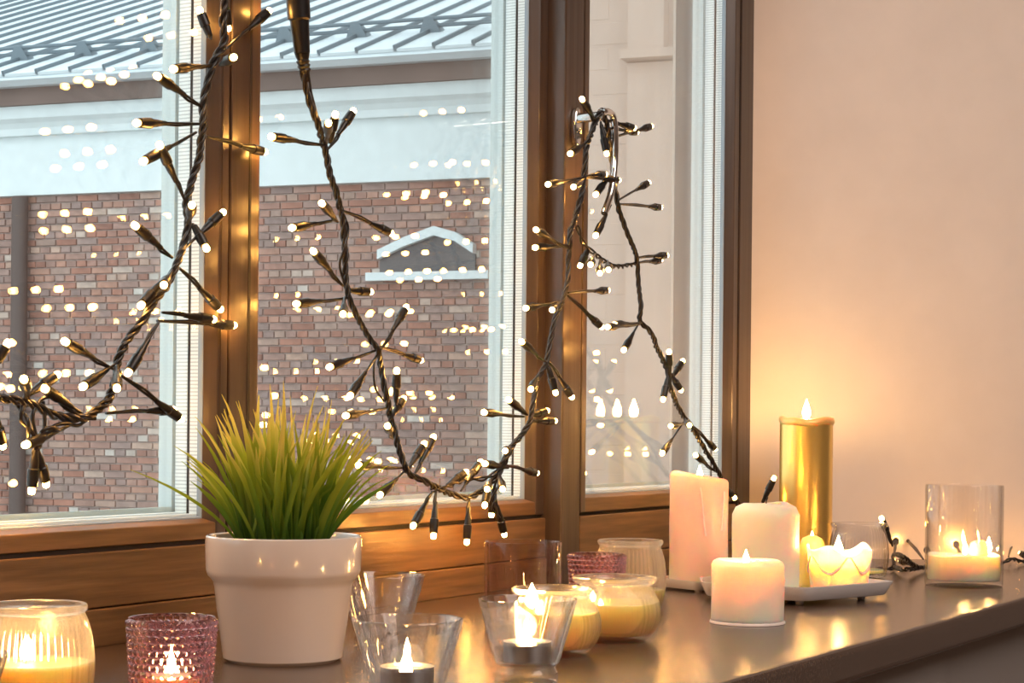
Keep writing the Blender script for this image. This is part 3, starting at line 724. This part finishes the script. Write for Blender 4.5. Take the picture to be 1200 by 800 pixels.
# gold candle
gc = place('gold_candle', 945, 2.75, 'tall metallic gold pillar candle burning near the wall', 'candle')
obj('wax_body', lathe([(.0005, 0), (.0377, 0), (.0387, .001), (.0387, .100), (.0387, .206)] , 80), GOLD, gc, smooth=40)
obj('melted_rim', lathe([(.0387, .2050), (.0402, .2070), (.0406, .2105), (.0394, .2145), (.035, .2160), (.024, .212), (.006, .2095), (.0005, .2095)], 80, lambda r, z, a: r * (1 + .02 * math.sin(3 * a + 1)) if r > .02 else r, lambda r, z, a: z + (.0016 * math.sin(2 * a + 2) + .001 * math.sin(5 * a) if z > .203 and r > .01 else 0)), GOLDW, gc, smooth=60)
flame(gc, 0, 0, .2098, 1.3)
# right cylinder glass
rg_ = place('cylinder_candle_glass', 1131, 2.41, 'tall straight clear cylinder glass with low lit wax at the right', 'candle holder')
obj('glass', lathe([(.0005, 0), (.0475, 0), (.0490, .002), (.0492, .128), (.0486, .1295), (.0474, .1295), (.0468, .128), (.0466, .010), (.0455, .008), (.0005, .0075)], 96), THIN, rg_, smooth=35)
obj('wax', lathe([(.0005, .0085), (.0450, .0085), (.0458, .010), (.0458, .0395), (.044, .0405), (.040, .038), (.0005, .0375)], 80, None, lambda r, z, a: z + (.0012 * math.sin(3 * a) if z > .03 else 0)), WAX, rg_, smooth=50)
st_v = lathe([(.0005, 0), (.012, 0), (.0125, .010), (.0110, .0175), (.006, .0205), (.0005, .021)], 32, lambda r, z, a: r * (1 + .12 * math.sin(2 * a)))
o = obj('wax_stub', st_v, WAX, rg_, smooth=60); o.location = (.022, .012, .037)
flame(rg_, .0005, -.004, .038, .75)
fl2 = flame(rg_, .036, .016, .0395, .9)

# ================================================================== STRING LIGHTS
def garland(name, label, routes, bulbs, base_t, extra=None):
    g = tag(empty(name, at_t(*routes[0][0][:2], base_t)), label, 'string lights')
    L0_ = Vector(g.location); rr = random.Random(5)
    for route, tt, nw in routes:
        pass
    return g
def tx(x, t):
    if t < .03: return t
    return t + (-.034 if x < 470 else (-.034 + .036 * (x - 470) / 170 if x < 640 else (.002 if x < 760 else .002 - .022 * min(1, (x - 760) / 100))))
def to3(pt, t): 
    if len(pt) == 3: return on_z(pt[0], pt[1], pt[2])
    return at_t(pt[0], pt[1], tx(pt[0], t))
rr = random.Random(21)
SOCK = {}
def build_string(name, label, routes, bulbs, t0):
    first = to3(routes[0][0][1], t0)
    g = tag(empty(name, first), label, 'string lights'); L_ = Vector(g.location)
    for pts, nw, rad in routes:
        P = catmull([to3(p, t0 + rr.uniform(-.004, .004)) for p in pts], 8)
        # resample to even steps
        Q = [P[0]]; acc = 0; step = .0022
        for a, b in zip(P, P[1:]):
            d = (b - a).length; k = max(1, int(d / step))
            Q += [a + (b - a) * (i / k) for i in range(1, k + 1)]
        fr_m = frame_of(Q)
        for w in range(nw):
            W_ = []; ph = 2 * PI * w / nw
            for i, (q, (u, v)) in enumerate(zip(Q, fr_m)):
                loose = 1 + .55 * max(0, math.sin(i * .035 + 1.3 * w)) if nw > 1 else 0
                a = ph + i * .0022 * 2 * PI / .026; r_ = rad * 1.05 * loose
                W_.append(q + u * (r_ * math.cos(a)) + v * (r_ * math.sin(a)) - L_)
            obj('cable', tube(W_, rad, 7), CABLE, g, smooth=70)
    for e in bulbs:
        qx, ty, bx, by = e[:4]; z = e[4] if len(e) > 4 else None
        if z is not None:
            tip = on_z(qx, ty, z) if z > 0 else at_y(qx, ty, -z); b = e[5]; bs = on_z(bx, by, b) if z > 0 else at_y(bx, by, -z + .01)
        else:
            tb_ = tx(bx, t0); bs = at_t(bx, by, tb_); tip = at_t(qx, ty, tb_); ln = (tip - bs).length; want = .040
            dt = math.sqrt(max(0, want ** 2 - ln ** 2)) if ln < want else rr.uniform(-.006, .006)
            if ln < want and ln > .026: dt *= rr.choice((-1, 1)) * .5
            tip = at_t(qx, ty, max(TR + .008 if qx > 632 else (.006 if 232 < qx < 306 else -.006), tb_ + min(dt, .034)))
        d = (tip - bs); ln = d.length; d = d / ln
        HL = min(.024, ln * .66); sc = 1.0 if ty > 0 else 1
        # thin lead wires, tapered sleeve, barrel, bulb
        ax = tip - d * .003
        s0_ = ax - d * HL; sl = max(.001, (s0_ - bs).length)
        k = d.orthogonal().normalized() * .0011
        mid = bs + (s0_ - bs) * .5 + k * 1.4
        lead = join(tube([bs - L_, mid + k - L_, s0_ + k * .6 - L_], .0013, 6), tube([bs - L_, mid - k * 1.6 - L_, s0_ - k * .6 - L_], .0013, 6))
        obj('lead_wire', lead, CABLE, g, smooth=70)
        so = obj('bulb_socket', tube([s0_ - d * min(.012, sl * .7) - L_, s0_ - d * .004 * min(1, sl / .006) - L_, s0_ - L_, s0_ + d * HL * .30 - L_, s0_ + d * HL * .34 - L_, s0_ + d * HL * .5 - L_, ax - d * HL * .05 - L_, ax - L_], [.0023, .0029, .0036, .0040, .0050, .0051, .0046, .0034], 14), SOCKET, g, smooth=40)
        # bulb
        if True:
            key = 'b'
            if key not in SOCK:
                pr = [(.0004, -.0035), (.0026, -.003), (.0032, -.001), (.0032, .0008), (.0024, .0026), (.0004, .0034)]
                SOCK[key] = obj('bulb', lathe(pr, 8), BULB, so, smooth=80); bo = SOCK[key]
            else: bo = obj('bulb', SOCK[key].data, None, so)
            bo.location = tip - L_; bo.rotation_mode = 'QUATERNION'; bo.rotation_quaternion = d.to_track_quat('Z', 'Y')
    return g

routeA = [(263, -40), (262, 20), (262, 50), (250, 75), (240, 110), (238, 140), (236, 165), (232, 190), (224, 215), (218, 240), (220, 262), (214, 290), (206, 312), (195, 335), (180, 355), (160, 385), (145, 405), (138, 425), (136, 445), (128, 465), (115, 480), (95, 490), (70, 488), (45, 478), (25, 470), (0, 467), (-40, 462), (-80, 455)]
routeA2 = [(130, 470), (105, 487), (80, 480), (62, 465), (46, 470), (38, 490), (46, 520), (52, 498), (50, 470)]
routeA3 = [(22, 470), (30, 495), (42, 522), (55, 505), (80, 498), (110, 488)]
bulbA = [(234, 12, 247, 46), (267, 33, 262, -8), (315, 13, 266, 56), (274, 67, 258, 76), (203, 81, 250, 76), (184, 89, 238, 126), (160, 144, 234, 145), (168, 189, 230, 155), (187, 170, 216, 234), (310, 178, 242, 160), (225, 240, 221, 262), (261, 249, 212, 295), (242, 291, 226, 262), (158, 264, 202, 302), (192, 334, 202, 316), (165, 358, 206, 312), (258, 362, 210, 314), (250, 374, 190, 366), (274, 381, 184, 376), (76, 400, 132, 432), (97, 453, 134, 427), (150, 437, 186, 378), (137, 455, 137, 428), (203, 480, 124, 484), (212, 491, 142, 440), (67, 439, 22, 470), (28, 444, 34, 468), (9, 402, -16, 440), (3, 522, -8, 480), (37, 575, 42, 522), (54, 567, 42, 522), (30, 521, 82, 498), (52, 455, 104, 490)]
build_string('string_lights', 'left string of warm lights on twisted dark cable hanging before the left casement', [(routeA, 3, .0019), (routeA2, 1, .0019), (routeA3, 2, .0018)], bulbA, .014)

routeB = [(354, 84), (362, 115), (372, 145), (378, 165), (384, 190), (390, 215), (398, 240), (402, 262), (404, 290), (405, 320), (408, 345), (418, 370), (432, 395), (443, 410), (446, 430), (452, 460), (458, 490), (465, 515), (470, 535), (480, 555), (500, 565), (520, 575), (545, 583), (565, 575), (580, 560), (590, 540), (602, 520), (615, 505), (622, 490), (625, 470), (630, 445), (640, 425), (645, 400), (650, 375), (660, 350), (665, 330), (667, 300), (668, 275), (676, 250), (682, 225), (685, 200), (687, 175), (695, 150), (704, 132), (710, 142), (714, 165), (717, 190), (720, 215), (724, 240), (730, 260), (738, 280), (746, 302), (748, 330), (751, 360), (750, 377), (762, 388), (770, 408), (781, 432), (786, 455), (796, 480), (810, 500), (825, 525), (840, 550), (852, 575)]
routeB2 = [(402, 250), (408, 268), (404, 290), (398, 310), (404, 335)]
routeB3 = [(676, 265), (684, 285), (700, 300), (720, 312), (747, 309)]
routeB4 = [(443, 408), (438, 430), (440, 455), (450, 470)]
routeB5 = [(600, 524), (590, 545), (570, 560), (545, 562), (520, 572), (505, 575)]
routeB6 = [(588, 545), (582, 570), (578, 590), (584, 608)]
# the string goes on behind the candles and along the sill to the right
def sp(px, py, z=.004): return (px, py, z)
routeS = [(846, 565), (866, 592), (880, 640, .02), (900, 664, .004), (960, 668, .004), (1020, 667, .004), (1046, 665, .006), (1047, 650, .018), (1058, 652, .03), (1075, 664, .01), (1100, 664, .004), (1140, 662, .004), (1172, 660, .006), (1185, 655, .012), (1200, 658, .006), (1240, 660, .004)]
routeS2 = [(1046, 664, .006), (1062, 667, .01), (1085, 664, .006), (1110, 663, .006)]
bulbB = [(385, 144, 383, 168), (414, 130, 385, 174), (318, 160, 380, 170), (393, 134, 386, 168), (377, 238, 396, 260), (342, 267, 390, 258), (458, 273, 400, 246), (367, 294, 402, 335), (347, 356, 407, 349), (434, 342, 407, 340), (402, 368, 404, 348), (476, 360, 446, 410), (493, 422, 444, 406), (386, 430, 441, 410), (410, 464, 443, 414), (465, 434, 464, 475), (473, 467, 456, 492), (405, 487, 452, 478), (454, 499, 460, 514), (508, 512, 484, 558), (497, 520, 476, 552), (445, 580, 476, 550), (420, 545, 472, 548), (484, 616, 507, 576), (508, 628, 511, 576), (547, 635, 550, 584), (546, 553, 516, 574), (568, 543, 596, 548), (563, 541, 540, 575), (571, 573, 576, 560), (589, 573, 584, 552), (568, 592, 574, 562), (576, 603, 580, 568), (591, 626, 581, 585), (592, 528, 602, 524), (629, 554, 592, 545), (567, 483, 614, 488), (596, 468, 618, 486), (641, 481, 621, 487), (650, 493, 618, 494), (622, 456, 632, 438), (651, 460, 642, 428), (670, 465, 643, 424), (611, 400, 640, 424), (616, 361, 658, 353), (647, 363, 657, 352), (712, 340, 666, 343), (705, 383, 664, 345), (628, 269, 668, 292), (627, 290, 667, 287), (680, 311, 690, 290), (692, 310, 698, 296), (703, 320, 704, 302), (713, 316, 712, 305), (720, 380, 751, 378), (712, 383, 750, 380), (731, 410, 749, 378), (642, 216, 683, 208), (672, 219, 686, 208), (698, 228, 714, 206), (725, 211, 686, 208), (709, 204, 688, 206), (668, 180, 690, 165), (682, 116, 700, 146), (711, 180, 704, 142), (743, 150, 706, 140), (746, 155, 708, 150), (763, 148, 716, 162), (698, 276, 716, 240), (760, 214, 722, 236), (774, 243, 723, 239), (781, 299, 745, 302), (774, 305, 746, 308), (784, 412, 784, 446), (800, 423, 784, 448), (777, 468, 784, 436), (798, 457, 784, 436), (808, 498, 802, 490), (776, 531, 803, 492), (786, 499, 802, 496), (838, 526, 808, 496), (815, 533, 838, 552), (861, 583, 851, 572), (907, 560, 892, 592, -2.62, 0),
         (1033, 607, 1046, 640, -2.60, 0), (1050, 632, 1047, 652, .030, .012), (1061, 630, 1082, 655, .031, .012), (1055, 657, 1080, 665, .010, .008), (1086, 643, 1090, 664, .02, .006), (1188, 628, 1182, 652, .028, .012), (1120, 636, 1128, 660, .026, .006), (1196, 648, 1215, 658, .014, .006)]
gB = build_string('string_lights', 'long string of warm lights from the plug, over the chrome handle and along the sill', [(routeB, 3, .0017), (routeB2, 1, .0014), (routeB3, 2, .0014), (routeB4, 1, .0013), (routeB5, 2, .0014), (routeB6, 2, .0014), (routeS, 2, .0015), (routeS2, 2, .0015)], bulbB, .066)
# plug connector at the top of the string
Lb = Vector(gB.location)
cp_ = [at_t(x, y, .032) - Lb for x, y in ((347, -30), (349, 0), (350.5, 22), (351, 24), (352.5, 45), (353, 50), (354, 62), (354.5, 66), (355, 70), (355, 72), (355.5, 75), (356, 77), (356.5, 80), (357, 82), (357.5, 86), (361, 108), (370, 140))]
obj('plug_connector', tube(cp_[:7], [.0122, .0118, .0116, .0096, .0088, .0084, .0080], 20), SOCKET, gB, smooth=35)
obj('strain_relief', tube(cp_[6:], [.0078, .0070, .0058, .0070, .0056, .0068, .0054, .0064, .0048, .0042, .0036], 16), SOCKET, gB, smooth=35)
